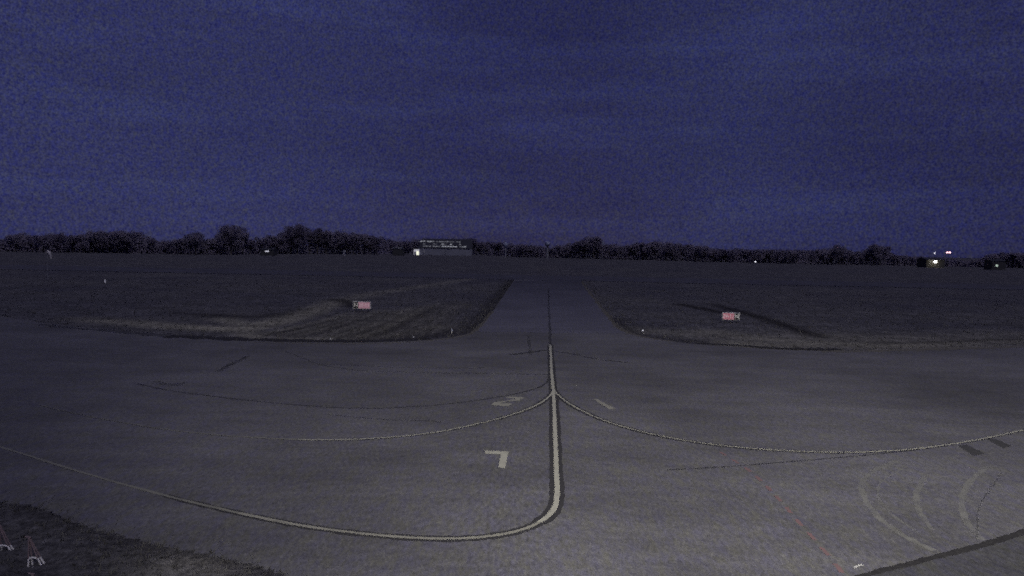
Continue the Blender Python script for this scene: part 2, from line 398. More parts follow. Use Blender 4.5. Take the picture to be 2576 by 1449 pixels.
# ------------------------------------------------------------------ setting: the grass field out to the horizon
xs = np.concatenate([-np.geomspace(6000, 150, 14), np.arange(-140, -75, 1.0), np.arange(-75, 75, .5), np.arange(75, 141, 1.0), np.geomspace(150, 6000, 14)])
ys = np.concatenate([[-600, -200, -60, 0, 30], np.arange(44, 130, .6), np.arange(130, 190, 1.5), np.geomspace(192, 8000, 40)])
XX, YY = np.meshgrid(xs, ys)
def pathmask(px, w, soft=1.0, fade=None):
    pts = [(q.x, q.y) for q in gpath(px, 5)]
    d = np.full(XX.shape, 1e9); tt = np.zeros(XX.shape)
    for i, ((x0, y0), (x1, y1)) in enumerate(zip(pts, pts[1:])):
        vx, vy = x1 - x0, y1 - y0; l2 = vx * vx + vy * vy + 1e-9
        t = np.clip(((XX - x0) * vx + (YY - y0) * vy) / l2, 0, 1)
        dd = np.hypot(XX - x0 - t * vx, YY - y0 - t * vy); k = dd < d
        d = np.where(k, dd, d); tt = np.where(k, (i + t) / (len(pts) - 1), tt)
    mk = np.clip((w - d) / (w * soft) + .0, 0, 1); mk = mk * mk * (3 - 2 * mk)
    if fade: mk = mk * np.interp(tt, *fade)
    return mk
tan = np.zeros(XX.shape); drk = np.zeros(XX.shape)
tan = np.maximum(tan, .75 * pathmask([(200, 800), (300, 808), (420, 818), (520, 824), (600, 826), (680, 812), (760, 790), (850, 757)], 3.4, .9, ([0, .1, .4, .6, 1], [.4, .8, 1, 1, .8])))
tan = np.maximum(tan, .6 * pathmask([(560, 800), (600, 814), (620, 832), (640, 846)], 2.6, 1))
tan = np.maximum(tan, .35 * pathmask([(850, 757), (940, 738), (1060, 720), (1190, 700)], 4, 1))
tan = np.maximum(tan, .42 * pathmask([(700, 850), (900, 848), (1010, 838), (1090, 820)], 4, 1))
tan = np.maximum(tan, .5 * pathmask([(1850, 862), (1980, 868), (2060, 862), (2200, 868), (2400, 862), (2576, 856)], 4.5, 1))
tan = np.maximum(tan, .4 * pathmask([(1800, 835), (1900, 850), (2020, 858), (2140, 862)], 5, 1))
tan = np.maximum(tan, .32 * pathmask([(2100, 850), (2300, 852), (2576, 842)], 9, 1))
tan = np.maximum(tan, .3 * pathmask([(1620, 830), (1800, 842), (1950, 850)], 6, 1))
rj = random.Random(11)
for k in range(8):      # swathes left by the mower fanning from the corner of the island
    a = k / 7; o1, o2, am = rj.uniform(-14, 14), rj.uniform(-5, 5), rj.uniform(.45, 1)
    tan = np.maximum(tan, (.62 - .1 * abs(a - .5)) * am * pathmask([(640 + 50 * k + o1, 843 + 2 * k), (712 + 52 * k + o1, 828 - k + o2), (800 + 45 * k, 808 - 3 * k), (885 + 38 * k - o1, 784 - 4 * k)], 1.0 + .25 * k, .9, ([0, .2, .8, 1], [.5, 1, .8, .2])))
    drk = np.maximum(drk, .85 * am * pathmask([(668 + 50 * k + o1, 843 + 2 * k), (740 + 52 * k + o1, 828 - k + o2), (828 + 45 * k, 808 - 3 * k), (905 + 38 * k - o1, 785 - 4 * k)], .8 + .15 * k, .9, ([0, .2, .8, 1], [.5, 1, .7, .1])))
drk = np.maximum(drk, .9 * pathmask([(845, 752), (875, 760), (890, 770)], 2.6, 1))
drk = np.maximum(drk, .8 * pathmask([(440, 787), (520, 791), (600, 795), (680, 793), (760, 777)], 3.2, 1, ([0, .3, .8, 1], [.4, 1, .8, .2])))
drk = np.maximum(drk, .95 * pathmask([(1715, 765), (1770, 776), (1830, 788)], 2.2, .9))
drk = np.maximum(drk, .95 * pathmask([(1790, 763), (1850, 780), (1920, 800), (1990, 823), (2060, 845)], 2.0, .9, ([0, .2, .9, 1], [.6, 1, 1, .8])))
drk = np.maximum(drk, .6 * pathmask([(2200, 862), (2330, 860), (2450, 855), (2576, 852)], 1.4, 1))
drk = np.maximum(drk, .7 * pathmask([(1200, 822), (1230, 782), (1262, 742), (1290, 705)], 3.0, 1))
drk = np.maximum(drk, .7 * pathmask([(1000, 846), (1080, 842), (1150, 834), (1195, 818)], 4.0, 1))
drk = np.maximum(drk, .55 * pathmask([(1545, 800), (1580, 830), (1640, 845), (1760, 860)], 2.5, 1))
rng = np.random.default_rng(3)
und = np.where((YY > 44) & (YY < 190), rng.normal(0, .012, XX.shape), 0)
ZZ = -.06 + np.clip(und, -.02, .02)
nx, ny = len(xs), len(ys)
vs = np.stack([XX, YY, ZZ], -1).reshape(-1, 3)
idx = np.arange(nx * ny).reshape(ny, nx)
fs = np.stack([idx[:-1, :-1], idx[:-1, 1:], idx[1:, 1:], idx[1:, :-1]], -1).reshape(-1, 4)
me = bpy.data.meshes.new('ground'); me.from_pydata(vs.tolist(), [], fs.tolist())
ca = me.color_attributes.new('wear', 'FLOAT_COLOR', 'POINT')
col = np.stack([tan, drk, np.zeros_like(tan), np.ones_like(tan)], -1).reshape(-1).astype(np.float32)
ca.data.foreach_set('color', col); me.materials.append(M['grass'])
ground = bpy.data.objects.new('ground', me); C.objects.link(ground); tag(ground, kind='structure')

# rough verge at the lower left, close to the camera
vedge = [(-60, 1262), (60, 1268), (130, 1286), (220, 1322), (330, 1352), (440, 1376), (560, 1402), (660, 1425), (740, 1447), (800, 1475)]
V = gpath(vedge, 5)
xs2 = np.arange(-22, 0, .16); ys2 = np.arange(8, 25, .16)
poly = [(q.x, q.y) for q in V] + [(V[-1].x, 7), (-40, 7), (-40, V[0].y)]
def inside(x, y):
    c = False; n = len(poly)
    for i in range(n):
        (x0, y0), (x1, y1) = poly[i], poly[(i + 1) % n]
        if (y0 > y) != (y1 > y) and x < (x1 - x0) * (y - y0) / (y1 - y0) + x0: c = not c
    return c
def edist(x, y):
    return min(math.hypot(x - q.x, y - q.y) for q in V)
from mathutils import noise as mn
mb = MB(); vid = {}; vcols = []
for i, x in enumerate(xs2):
    for j, y in enumerate(ys2):
        if inside(x, y):
            d = min(1, edist(x, y) / 1.2)
            h = .02 + d * (.09 + .11 * mn.noise((x * .7, y * .7, 0)) + .05 * mn.noise((x * 2.2, y * 2.2, 4)))
            vid[i, j] = len(mb.v); mb.v.append((x, y, max(.012, h)))
            k = .5 + .5 * mn.noise((x * .35, y * .35, 9))
            t = max(0, 1 - math.hypot((x + 7.8) / 2.4, (y - 16.6) / 1.5)) * .4
            e = max(0, 1 - edist(x, y) / 1.1) * .45
            vcols.append((min(1, t + .05 * k), min(1, e + max(0, .42 - t) * (.3 + k)), 0, 1))
for i in range(len(xs2) - 1):
    for j in range(len(ys2) - 1):
        ks = [(i, j), (i + 1, j), (i + 1, j + 1), (i, j + 1)]
        if all(k in vid for k in ks): mb.f.append(tuple(vid[k] for k in ks)); mb.mi.append(0)
verge = mb.build('verge', M['verge'], smooth=True); tag(verge, kind='structure')
ca = verge.data.color_attributes.new('wear', 'FLOAT_COLOR', 'POINT')
ca.data.foreach_set('color', np.array(vcols, np.float32).reshape(-1))

# grass blades: nobody could count them
def blades(mb, x, y, z, h, n):
    for _ in range(n):
        a = random.uniform(0, 2 * math.pi); l = random.uniform(.2, .8) * h; w = h * .09
        bx, by = x + random.uniform(-.5, .5) * h, y + random.uniform(-.5, .5) * h; hh = h * random.uniform(.6, 1.1)
        sx, sy = -math.sin(a) * w, math.cos(a) * w
        tx, ty = bx + math.cos(a) * l, by + math.sin(a) * l
        mb.add([(bx - sx, by - sy, z), (bx + sx, by + sy, z), (tx, ty, z + hh)], [(0, 1, 2)])
mb = MB()
def on_left(q): return q
for path, sgn in ((L, 1), (Rr, 1)):
    for a, b in zip(path, path[1:]):
        t = (b - a); ln = t.length; t.normalize(); nrm = Vector((-t.y, t.x, 0)) * sgn
        for _ in range(int(ln * 2.2)):
            q = a + t * random.uniform(0, ln) + nrm * abs(random.gauss(.2, 1.0))
            if abs(q.x) < 120: blades(mb, q.x, q.y, -.05, random.uniform(.12, .34), 4)
for _ in range(9000):
    y = random.uniform(54, 150); x = random.uniform(-.8, .8) * y
    u = Vector((x, y, 0)) - CAM; pu = W2 + FOC * u.dot(RT) / u.dot(DIR); pv = H2 - FOC * u.dot(UP) / u.dot(DIR)
    le = np.interp(pu, [q[0] for q in left_edge], [q[1] for q in left_edge]) if pu < 1292 else 0
    re = np.interp(pu, [q[0] for q in right_edge], [q[1] for q in right_edge]) if pu > 1461 else 0
    if pv < max(le, re) - 3 and pv > 640: blades(mb, x, y, -.06, random.uniform(.12, .3), 4)
tag(mb.build('grass', M['tuft']), kind='stuff')
mb = MB()
keys = list(vid)
for _ in range(5200):
    i, j = random.choice(keys); x, y, z = MBV = verge.data.vertices[vid[i, j]].co
    if mn.noise((x * .5, y * .5, 2)) > -.25: blades(mb, x, y, z - .01, random.uniform(.06, .17), 4)
for a, b in zip(V, V[1:]):
    t = b - a; nrm = Vector((-t.y, t.x, 0)).normalized(); nrm = nrm if nrm.y > 0 else -nrm
    for _ in range(int(t.length * 26)):
        q = a + t * random.random() + nrm * (random.random() ** 2.2 * 1.1 - .15); blades(mb, q.x, q.y, .004, random.uniform(.04, .11), 2)
tag(mb.build('verge_grass', M['tuft']), kind='stuff')

# ------------------------------------------------------------------ runway signs
def text_mesh(txt, size):
    cu = bpy.data.curves.new('lettering', 'FONT'); cu.body = txt; cu.size = size; cu.align_x = 'CENTER'; cu.align_y = 'CENTER'
    cu.extrude = .006; cu.offset = size * .022
    o = bpy.data.objects.new('lettering', cu); C.objects.link(o)
    dg = bpy.context.evaluated_depsgraph_get(); dg.update()
    me = bpy.data.meshes.new_from_object(o.evaluated_get(dg)); bpy.data.objects.remove(o); me.materials.clear()
    return me
def runway_sign(px_l, px_r, top, bot, base, letter_left, label, redmat, rz):
    g = G((px_l + px_r) / 2, base); g.z = -.05
    sc = (g - CAM).dot(DIR) / FOC
    w = (px_r - px_l) * sc / max(.8, math.cos(rz)); h = (bot - top) * sc; zc = (base - (top + bot) / 2) * sc
    t = thing('runway_sign', label, 'sign', g, rz); t['group'] = 'runway signs beside the taxiway'
    th = .30
    mb = MB(); mb.box((0, 0, zc), (w, th, h), bev=.02); mb.build('cabinet', M['sign_frame'], t)
    bw = w * .29; b = .05 * w / 2.4; xw = w - 2 * .07
    sx = -1 if letter_left else 1
    kb = sx * (xw / 2 - bw / 2); kr = -sx * (bw / 2)
    mb = MB(); mb.box((kb, -th / 2 - .006, zc), (bw - .01, .02, h - .14)); mb.build('location_panel', M['sign_black'], t)
    mb = MB(); mb.box((kr, -th / 2 - .006, zc), (xw - bw - .01, .02, h - .14)); mb.build('runway_panel', redmat, t)
    for txt, x, sz, mt in (('N', kb, h * .74, M['sign_white']), ('29-11', kr, h * .66, M['sign_letter'])):
        me = text_mesh(txt, sz); me.materials.append(mt)
        o = bpy.data.objects.new('lettering', me); C.objects.link(o); o.parent = t
        o.rotation_euler = (math.pi / 2, 0, 0); o.location = (x, -th / 2 - .022, zc)
    for x in (-w * .36, 0, w * .36):
        mb = MB(); mb.tube([(x, 0, -.02), (x, 0, zc - h / 2 - .004)], .035, 8); mb.box((x, 0, .02), (.22, .3, .05)); mb.build('leg', M['dark_wall'], t)
    return t
runway_sign(888, 933, 757.5, 775.8, 783, True, 'runway sign left of the taxiway with black N panel on its left end', M['sign_pink'], R(-7))
runway_sign(1815.5, 1859.5, 785.2, 803.6, 811, False, 'runway sign right of the taxiway with black N panel on its right end', M['sign_red'], R(3))

# ------------------------------------------------------------------ small edge lights
def edge_light(u, v, k, label, mat, lean=0):
    g = G(u, v); g.z = -.04
    t = thing('edge_light', label, 'edge light', g, 0, 'low lights along the pavement edge'); t.scale = (k, k, k); t.rotation_euler = (0, lean, 0)
    mb = MB(); mb.lathe((0, 0, 0), [(.0, .05), (.16, .05), (.18, .02), (.18, -.03)]); mb.build('base_plate', M['concrete'], t)
    mb = MB(); mb.tube([(0, 0, .05), (0, 0, .24)], [.035, .03]); mb.lathe((0, 0, .24), [(.03, 0), (.075, .02), (.08, .06), (.07, .07)]); mb.build('stem', M['steel'], t, smooth=True)
    mb = MB(); mb.lathe((0, 0, .31), [(.07, 0), (.075, .05), (.06, .11), (.03, .14), (0, .15)]); mb.build('glass_dome', mat, t, smooth=True)
edge_light(1617, 838, .8, 'bright white edge light in the grass right of the taxiway mouth', M['glow_dot'])
edge_light(1040, 851.5, .5, 'faint edge light low in the dark shoulder left of the taxiway corner', M['glow_dim'])
edge_light(832, 856, .5, 'faint edge light in the shoulder strip below the left runway sign', M['glow_dim'])
g = G(1137, 839); g.z = -.05
t = thing('marker_stake', 'small pale marker stake in the grass by the left taxiway corner', 'stake', g)
mb = MB(); mb.box((0, 0, .13), (.07, .03, .3), bev=.008); mb.build('stake', M['steel'], t)
mb = MB(); mb.box((.012, -.012, .38), (.12, .035, .2), bev=.01); mb.build('reflector', M['pale_tank'], t)

# ------------------------------------------------------------------ windsock and marker post on the left
g = G(120, 699); k = (g - CAM).dot(DIR) / FOC
t = thing('windsock', 'pole with a limp pale windsock in the field at far left', 'windsock', g)
hh = 66 * k
mb = MB(); mb.tube([(0, 0, -.05), (0, 0, hh * .5), (0, 0, hh)], [.07, .055, .04], 8); mb.build('pole', M['steel'], t)
mb = MB(); n = 12; ring = []
spine = [(0.12, 0, hh - .12), (.42, 0, hh - .2), (.62, 0, hh - .5), (.72, 0, hh - .95), (.76, 0, hh - 1.45)]
mb.tube(spline(spine, 4), [.34 - .2 * i / 16 for i in range(17)], 12, cap=False); mb.build('sock', M['sock'], t, smooth=True)
mb = MB(); mb.tube([(0.1 + .0, .36 * math.cos(a), hh - .12 + .36 * math.sin(a)) for a in [i * math.pi / 8 for i in range(17)]], .02, 6, cap=False); mb.tube([(0, 0, hh - .12), (.1, .36, hh - .12)], .02, 6); mb.build('hoop', M['steel'], t)
g = G(264.5, 711); k = (g - CAM).dot(DIR) / FOC
t = thing('marker_post', 'thin marker post with a bright white sleeve standing in the dark field', 'post', g)
mb = MB(); mb.tube([(0, 0, 7.5 * k), (0, 0, 21 * k)], [.045, .03], 8); mb.build('rod', M['steel'], t)
mb = MB(); mb.lathe((0, 0, 0), [(.11, 0), (.12, .1), (.12, 6.6 * k), (.07, 7.3 * k), (0, 7.6 * k)], 10); mb.build('sleeve', plain('white_sleeve', (.75, .75, .78), .5, emit=.06), t, smooth=True)

# ------------------------------------------------------------------ A-frame trestles at the lower left corner
def trestle(fl, fr, apex, label, inner=.4):
    gl, gr = G(*fl), G(*fr); gl.z = gr.z = .0
    d = (gl - CAM).dot(DIR); ap = Y(apex[0], apex[1], (gl.y + gr.y) / 2)
    t = thing('trestle', label, 'trestle', (gl + gr) / 2, 0, 'red and white trestles at the verge')
    o = (gl + gr) / 2
    zs = .30
    def leg(foot, top, foot_dir=0):
        foot, top = foot - o, top - o; cut = foot.lerp(top, zs); low = foot + Vector((0, 0, .03))
        mb = MB(); pts = [low + Vector((foot_dir * .12, 0, 0)), low, cut] if foot_dir else [low, cut]
        mb.tube(pts, .021, 8, 1); mb.tube([cut, top], .017, 8, 0)
        mb.build('leg', [M['red_tube'], M['white_tube']], t)
        return cut
    back = Vector((0.035, .10, 0))
    a = leg(gl, ap, 1); b = leg(gr, ap)
    c = leg(gl + back, ap + Vector((0, .03, 0))); e = leg(gr + back - Vector((.03, 0, 0)), ap + Vector((0, .03, 0)))
    mb = MB(); mb.tube(spline([a, a.lerp(b, .35) + Vector((0, 0, .035)), b], 5), .018, 8); mb.build('crossbar', M['white_tube'], t)
    mb = MB(); mb.tube([ap - o + Vector((-.09, 0, .02)), ap - o + Vector((.05, .02, -.01))], .016, 8); mb.build('top_rail', M['red_tube'], t)
    return t
trestle((71, 1430), (104.5, 1427), (72.5, 1352), 'narrow red and white trestle standing whole, right of its neighbour cut by the frame edge')
trestle((-5, 1401), (31, 1399), (-6, 1316), 'red and white trestle cut off by the left frame edge')
trestle((76, 1522), (112, 1520), (80, 1444), 'trestle of which only the tip shows at the bottom frame edge')
rp = [G(15, 1397), G(19, 1410), G(24, 1425), G(29, 1440), G(34, 1458), G(36, 1480)]
mb = MB(); mb.tube(spline([q + Vector((0, 0, .05)) for q in rp], 5), .026, 8)
tag(mb.build('hose', M['yellow_rope']), 'dull yellow hose lying in the grass below the leftmost trestle', 'hose')

# ------------------------------------------------------------------ far buildings
def place(u, v): return G(u, v)
# hangar with lit rooflights
g = G(1120, 642.5); D = g.y; k = D / FOC * 1.0
t = thing('hangar', 'low dark hangar with rows of lit rooflights and a bright open doorway', 'hangar', (g.x, D, 0))
X = lambda u: Y(u, 640, D).x - g.x
Z = lambda u, v: Y(u, v, D).z
xl, xr = X(1052), X(1186); ze = Z(1120, 625); zr = Z(1120, 600.5)
mb = MB(); mb.box(((xl + xr) / 2, 9, ze / 2), (xr - xl, 17, ze)); mb.build('wall', M['wall'], t)
mb = MB(); dep = 34; x0, x1 = xl - .6, xr + .6
sl = lambda s: (ze + .12 + (zr - ze) * s, .2 + dep * s)
xs_off = -0.0
vsr = [(x0, sl(0)[1], sl(0)[0]), (x1, sl(0)[1], sl(0)[0]), (x1 - 2, sl(1)[1], sl(1)[0]), (x0 + .5, sl(1)[1], sl(1)[0])]
vsr += [(a, b, c - .25) for a, b, c in vsr]
mb.add(vsr, [(0, 1, 2, 3), (7, 6, 5, 4), (0, 4, 5, 1), (1, 5, 6, 2), (2, 6, 7, 3), (3, 7, 4, 0)]); roof = mb.build('roof', M['roof'], t)
z10 = lambda zx, zy: ((1450 + zx * .15528) / 1.4907, (860 + zy * .15528) / 1.4907)
rows = [[(780, 295, 0), (840, 290, 3), (905, 288, 3), (1000, 293, 3), (1062, 295, 3), (1125, 292, 2), (1210, 298, 1), (1285, 300, 2), (1345, 300, 2), (1410, 300, 1), (1470, 300, 2), (1540, 302, 1), (1600, 305, 1), (1700, 305, 1), (1760, 307, 2)],
        [(905, 355, 1), (1145, 355, 1), (1200, 358, 0), (1355, 358, 3), (1430, 360, 0), (1548, 362, 3), (1770, 365, 2)],
        [(905, 408, 1), (970, 405, 2), (1045, 408, 2), (1140, 410, 2), (1205, 410, 2), (1265, 412, 1), (1355, 412, 3), (1420, 414, 3), (1490, 414, 3), (1550, 418, 3), (1612, 418, 3), (1675, 420, 3), (1780, 420, 1), (1835, 425, 2), (1895, 424, 3)]]
for row in rows:
    for zx, zy, lv in row:
        u, v = z10(zx, zy)
        d = ray(u, v); # meet the roof slope
        A = Vector((g.x, D + .2, ze + .12)); nrm = Vector((0, -(zr - ze), dep)).normalized()
        tt = (A - CAM).dot(nrm) / d.dot(nrm); q = CAM + d * tt + nrm * .12
        e = Vector((0, dep, zr - ze)).normalized()
        hw, hd = 1.05, 1.6
        mb = MB(); c = q - Vector((g.x, D, 0)); ux = Vector((1, 0, 0))
        top = [c - ux * hw - e * hd, c + ux * hw - e * hd, c + ux * hw + e * hd, c - ux * hw + e * hd]
        mb.add(top + [a - nrm * .2 for a in top], [(0, 1, 2, 3), (0, 4, 5, 1), (1, 5, 6, 2), (2, 6, 7, 3), (3, 7, 4, 0)]); mb.build('rooflight', SKY_LIT[lv], roof)
# doorway annex on its left end
def facade_box(name, u0, u1, v0, v1, y0, y1, mat, par):
    a, b = Y(u0, v1, D), Y(u1, v0, D); mb = MB()
    mb.box(((a.x + b.x) / 2 - g.x, (y0 + y1) / 2, (a.z + b.z) / 2), (b.x - a.x, y1 - y0, b.z - a.z)); return mb.build(name, mat, par)
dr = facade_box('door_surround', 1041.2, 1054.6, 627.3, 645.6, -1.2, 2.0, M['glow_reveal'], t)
facade_box('doorway', 1047.6, 1053.9, 631.5, 645.3, -1.4, 0, M['glow_door'], dr)
facade_box('door_leaf', 1042.4, 1047.2, 633, 645.2, -1.32, -.9, M['wall'], dr)
facade_box('pilaster', 1066, 1067.6, 627, 643, -.3, .4, M['pale_trim'], t)
facade_box('pilaster', 1120, 1121.2, 627, 643, -.3, .4, M['wall'], t)
# shed with pale roof edge
def shed(u0, u1, v_eave, v_base, label, depth_d=8, mat='dark_wall', trim=None, name='shed'):
    gb = G((u0 + u1) / 2, v_base); dd = gb.y; s = dd / FOC
    w = (u1 - u0) * s; h = Y((u0 + u1) / 2, v_eave, dd).z
    t = thing(name, label, 'shed', (gb.x, dd, 0))
    mb = MB(); mb.box((0, depth_d / 2, h / 2), (w, depth_d, h)); mb.build('wall', M[mat], t)
    mb = MB(); x = w / 2 + .3
    mb.add([(-x, -.3, h + .02), (x, -.3, h + .02), (x, depth_d / 2, h + w * .1 + .3), (-x, depth_d / 2, h + w * .1 + .3), (x, depth_d + .3, h + .02), (-x, depth_d + .3, h + .02)],
           [(0, 1, 2, 3), (3, 2, 4, 5), (0, 3, 5), (1, 4, 2), (0, 5, 4, 1)]); rf = mb.build('roof', M['roof'], t)
    if trim:
        mb = MB(); mb.box((0, -.42, h - .02), (w + .6, .2, .45)); mb.build('fascia', M[trim], rf)
    return t, w, h, dd
shed(987, 1013, 624.2, 643, 'low shed with a pale roof edge left of the bright doorway', trim='pale_trim')
t, w, h, dd = shed(655, 688, 628, 643, 'small shed with a lit strip window under the left trees')
s = dd / FOC
mb = MB(); mb.box((0.1, -.06, Y(671.5, 632, dd).z), (9.5 * s, .1, 3.0 * s)); mb.build('strip_window', M['glow_bar'], t)
gb = G(866.5, 643); s = gb.y / FOC
t = thing('twin_posts', 'pair of short pale posts joined by a bar below the left trees', 'posts', (gb.x, gb.y, 0))
zt = Y(866.5, 629, gb.y).z
for x in (-2.2 * s, 1.6 * s):
    mb = MB(); mb.box((x, 0, zt / 2), (1.3 * s, .3, zt), bev=.04); mb.build('post', M['pale_trim'], t)
mb = MB(); mb.box((-.3 * s, 0, zt * .45), (2.4 * s, .2, .5)); mb.build('crossbar', M['pale_trim'], t)

# right hand side: lamp with an added wall to catch its glow, masts, window
gb = G(2353, 673); dd = gb.y; s = dd / FOC
t, w, h, _ = shed(2330, 2376, 654, 673, 'added low dark building whose front wall catches the glow of the dazzling lamp', 12, 'dark_wall', name='glow_wall_building')  # building added so the lamp's halo shows as a lit wall
t['category'] = 'building'
lp = Y(2350.5, 658.3, dd) - Vector((gb.x, dd, 0))
mb = MB(); mb.box((lp.x, -.5, lp.z + .45), (1.6, .9, .2), bev=.05); lh = mb.build('lamp_housing', M['steel'], t)
mb = MB(); mb.lathe((lp.x, -.95, lp.z - .95), [(0, 0), (.62, .1), (.92, .6), (.92, 1.2), (.6, 1.6), (0, 1.7)], 12); mb.build('lamp', M['glow_white'], lh, smooth=True)
ld = bpy.data.lights.new('lamp_light', 'POINT'); ld.energy = 600; ld.color = (1, .88, .5); ld.shadow_soft_size = .1
lo = bpy.data.objects.new('lamp_light', ld); C.objects.link(lo); lo.location = (gb.x + lp.x - .3, dd - 3.0, lp.z - .2); 
def mast(u, v_lamp, v_base, label, mat, lamps, rad=.55, cat='light mast'):
    gb = G(u, v_base); dd = gb.y; tp = Y(u, v_lamp, dd)
    t = thing('light_mast', label, cat, (gb.x, dd, 0))
    mb = MB(); mb.tube([(0, 0, 0), (0, 0, tp.z - rad)], [.14, .08], 8); mb.build('pole', M['roof'], t)
    if lamps > 1:
        ww = (lamps - 1) * 6.6 * dd / FOC; mb = MB(); mb.box((0, 0, tp.z - rad - .06), (ww + .4, .15, .12)); mb.build('crossarm', M['roof'], t)
    for i in range(lamps):
        x = (i - (lamps - 1) / 2) * 6.6 * dd / FOC
        mb = MB(); mb.lathe((x, 0, tp.z - rad), [(.0, 0), (rad * .7, .05), (rad, rad * .8), (rad * .8, rad * 1.6), (0, rad * 2)], 10); mb.build('lamp', mat, t, smooth=True)
mast(2349.5, 636.6, 676, 'slim mast with one small white lamp above the dazzling lamp', M['glow_small'], 1, .42)
mast(2384, 634.8, 676, 'slim mast carrying two red lamps side by side above the trees', M['glow_red'], 2, .6)
t, w, h, dd = shed(2496, 2530, 657, 679, 'dark shed with one greenish lit window at far right')
s = dd / FOC
q = Y(2507.5, 668.2, dd); mb = MB(); mb.box((q.x - t.location.x, -.08, q.z), (5.2 * s, .14, 5.2 * s), bev=.02); mb.build('window', M['glow_green'], t)
gb = G(1900, 667); q = Y(1900.3, 658.8, gb.y)
t = thing('lamp_post', 'short lamp post with a single white point in the field right of centre', 'lamp post', (gb.x, gb.y, 0))
mb = MB(); mb.tube([(0, 0, 0), (0, 0, q.z - .4)], .07, 8); mb.build('post', M['steel'], t)
mb = MB(); mb.lathe((0, 0, q.z - .4), [(0, 0), (.3, .08), (.42, .4), (.3, .7), (0, .8)], 10); mb.build('lamp', glow('post_lamp', (.9, .9, 1), 1.6), t, smooth=True)

# pale rounded tanks showing above the trees
def tank(u, v, rpx, dd, label, tall=1.0):
    c = Y(u, v, dd); s = dd / FOC; rr = rpx * s
    t = thing('water_tank', label, 'tank', (c.x, dd, 0), 0, 'pale tanks above the treeline')
    prof = [(rr * math.sin(a), -rr * tall * math.cos(a)) for a in [math.pi * i / 10 for i in range(11)]]
    mb = MB(); mb.lathe((0, 0, c.z), prof, 16); mb.build('vessel', M['pale_tank'], t, smooth=True)
    mb = MB(); mb.tube([(0, 0, 0), (0, 0, c.z - rr * tall * .9)], [rr * .45, rr * .3], 10); mb.build('stem', M['steel'], t)
tank(1272, 616.2, 5.2, 585, 'pale oval tank on a stem at the treeline, left of the taxiway axis', 1.3)
tank(1377.5, 613.8, 6.8, 585, 'large round pale tank on a stem at the treeline above the taxiway')
gb = Y(1519, 650, 600)
t = thing('flag_pole', 'pole with a narrow pale hanging flag beside the tallest centre tree', 'flagpole', (gb.x, 600, 0))
q = Y(1515, 605, 600) - Vector((gb.x, 600, 0)); q2 = Y(1521, 618, 600) - Vector((gb.x, 600, 0))
mb = MB(); mb.tube([(q.x, 0, 0), (q.x, 0, q.z + .6)], [.12, .06], 8); mb.build('pole', M['steel'], t)
mb = MB(); mb.add([(q.x, -.1, q.z), (q.x + 1.2, -.2, q.z - 1.0), (q2.x + .3, -.1, q2.z + .5), (q2.x - .8, 0, q2.z), (q.x, -.05, q.z - 2.4)], [(0, 4, 3, 2, 1)]); mb.build('flag', M['pale_tank'], t)

# ------------------------------------------------------------------ trees
def make_tree_meshes(seed, lobes, spread):
    rnd = random.Random(seed); trunk = MB()
    trunk.tube([(0, 0, -.02), (.01, 0, .2), (-.01, .01, .45), (0, 0, .72)], [.035, .026, .02, .008], 7)
    for _ in range(6):
        a = rnd.uniform(0, 6.28); z = rnd.uniform(.22, .5); l = rnd.uniform(.15, .3)
        trunk.tube([(0, 0, z), (math.cos(a) * l * .6, math.sin(a) * l * .6, z + .1), (math.cos(a) * l, math.sin(a) * l, z + .24)], [.013, .009, .004], 5)
    cen = [(0, 0, .66, .30)]
    for _ in range(lobes):
        a = rnd.uniform(0, 6.28); rr = rnd.uniform(.12, spread); z = rnd.uniform(.3, .84); cen.append((math.cos(a) * rr * (1.15 - .6 * abs(z - .5)), math.sin(a) * rr, z, rnd.uniform(.10, .19)))
    cr = MB()
    for cx, cy, cz, cr_ in cen:
        n = int(1300 * cr_)
        for _ in range(n):
            d = Vector((rnd.gauss(0, 1), rnd.gauss(0, 1), rnd.gauss(0, 1))).normalized() * cr_ * rnd.uniform(.55, 1.06)
            q = Vector((cx, cy, cz)) + d
            if q.z > 1.0: q.z = 1.0 - rnd.uniform(0, .05)
            if q.z < .12: continue
            a = Vector((rnd.gauss(0, 1), rnd.gauss(0, 1), rnd.gauss(0, .6))).normalized(); b = a.orthogonal().normalized()
            s = rnd.uniform(.014, .034)
            cr.add([q - a * s, q + b * s * .7, q + a * s, q - b * s * .7], [(0, 1, 2, 3)])
    return trunk, cr
TV = []
for sd, lb, sp in ((1, 12, .30), (2, 15, .36), (3, 11, .26), (4, 16, .38), (5, 13, .32), (6, 10, .24), (8, 14, .34)):
    tr, cr = make_tree_meshes(sd, lb, sp)
    mt = []
    for nm, b_, ma in (('trunk', tr, M['bark']), ('crown', cr, M['leaf'])):
        me = bpy.data.meshes.new(nm); me.from_pydata(b_.v, [], b_.f); me.materials.append(ma); mt.append(me)
    TV.append(mt)
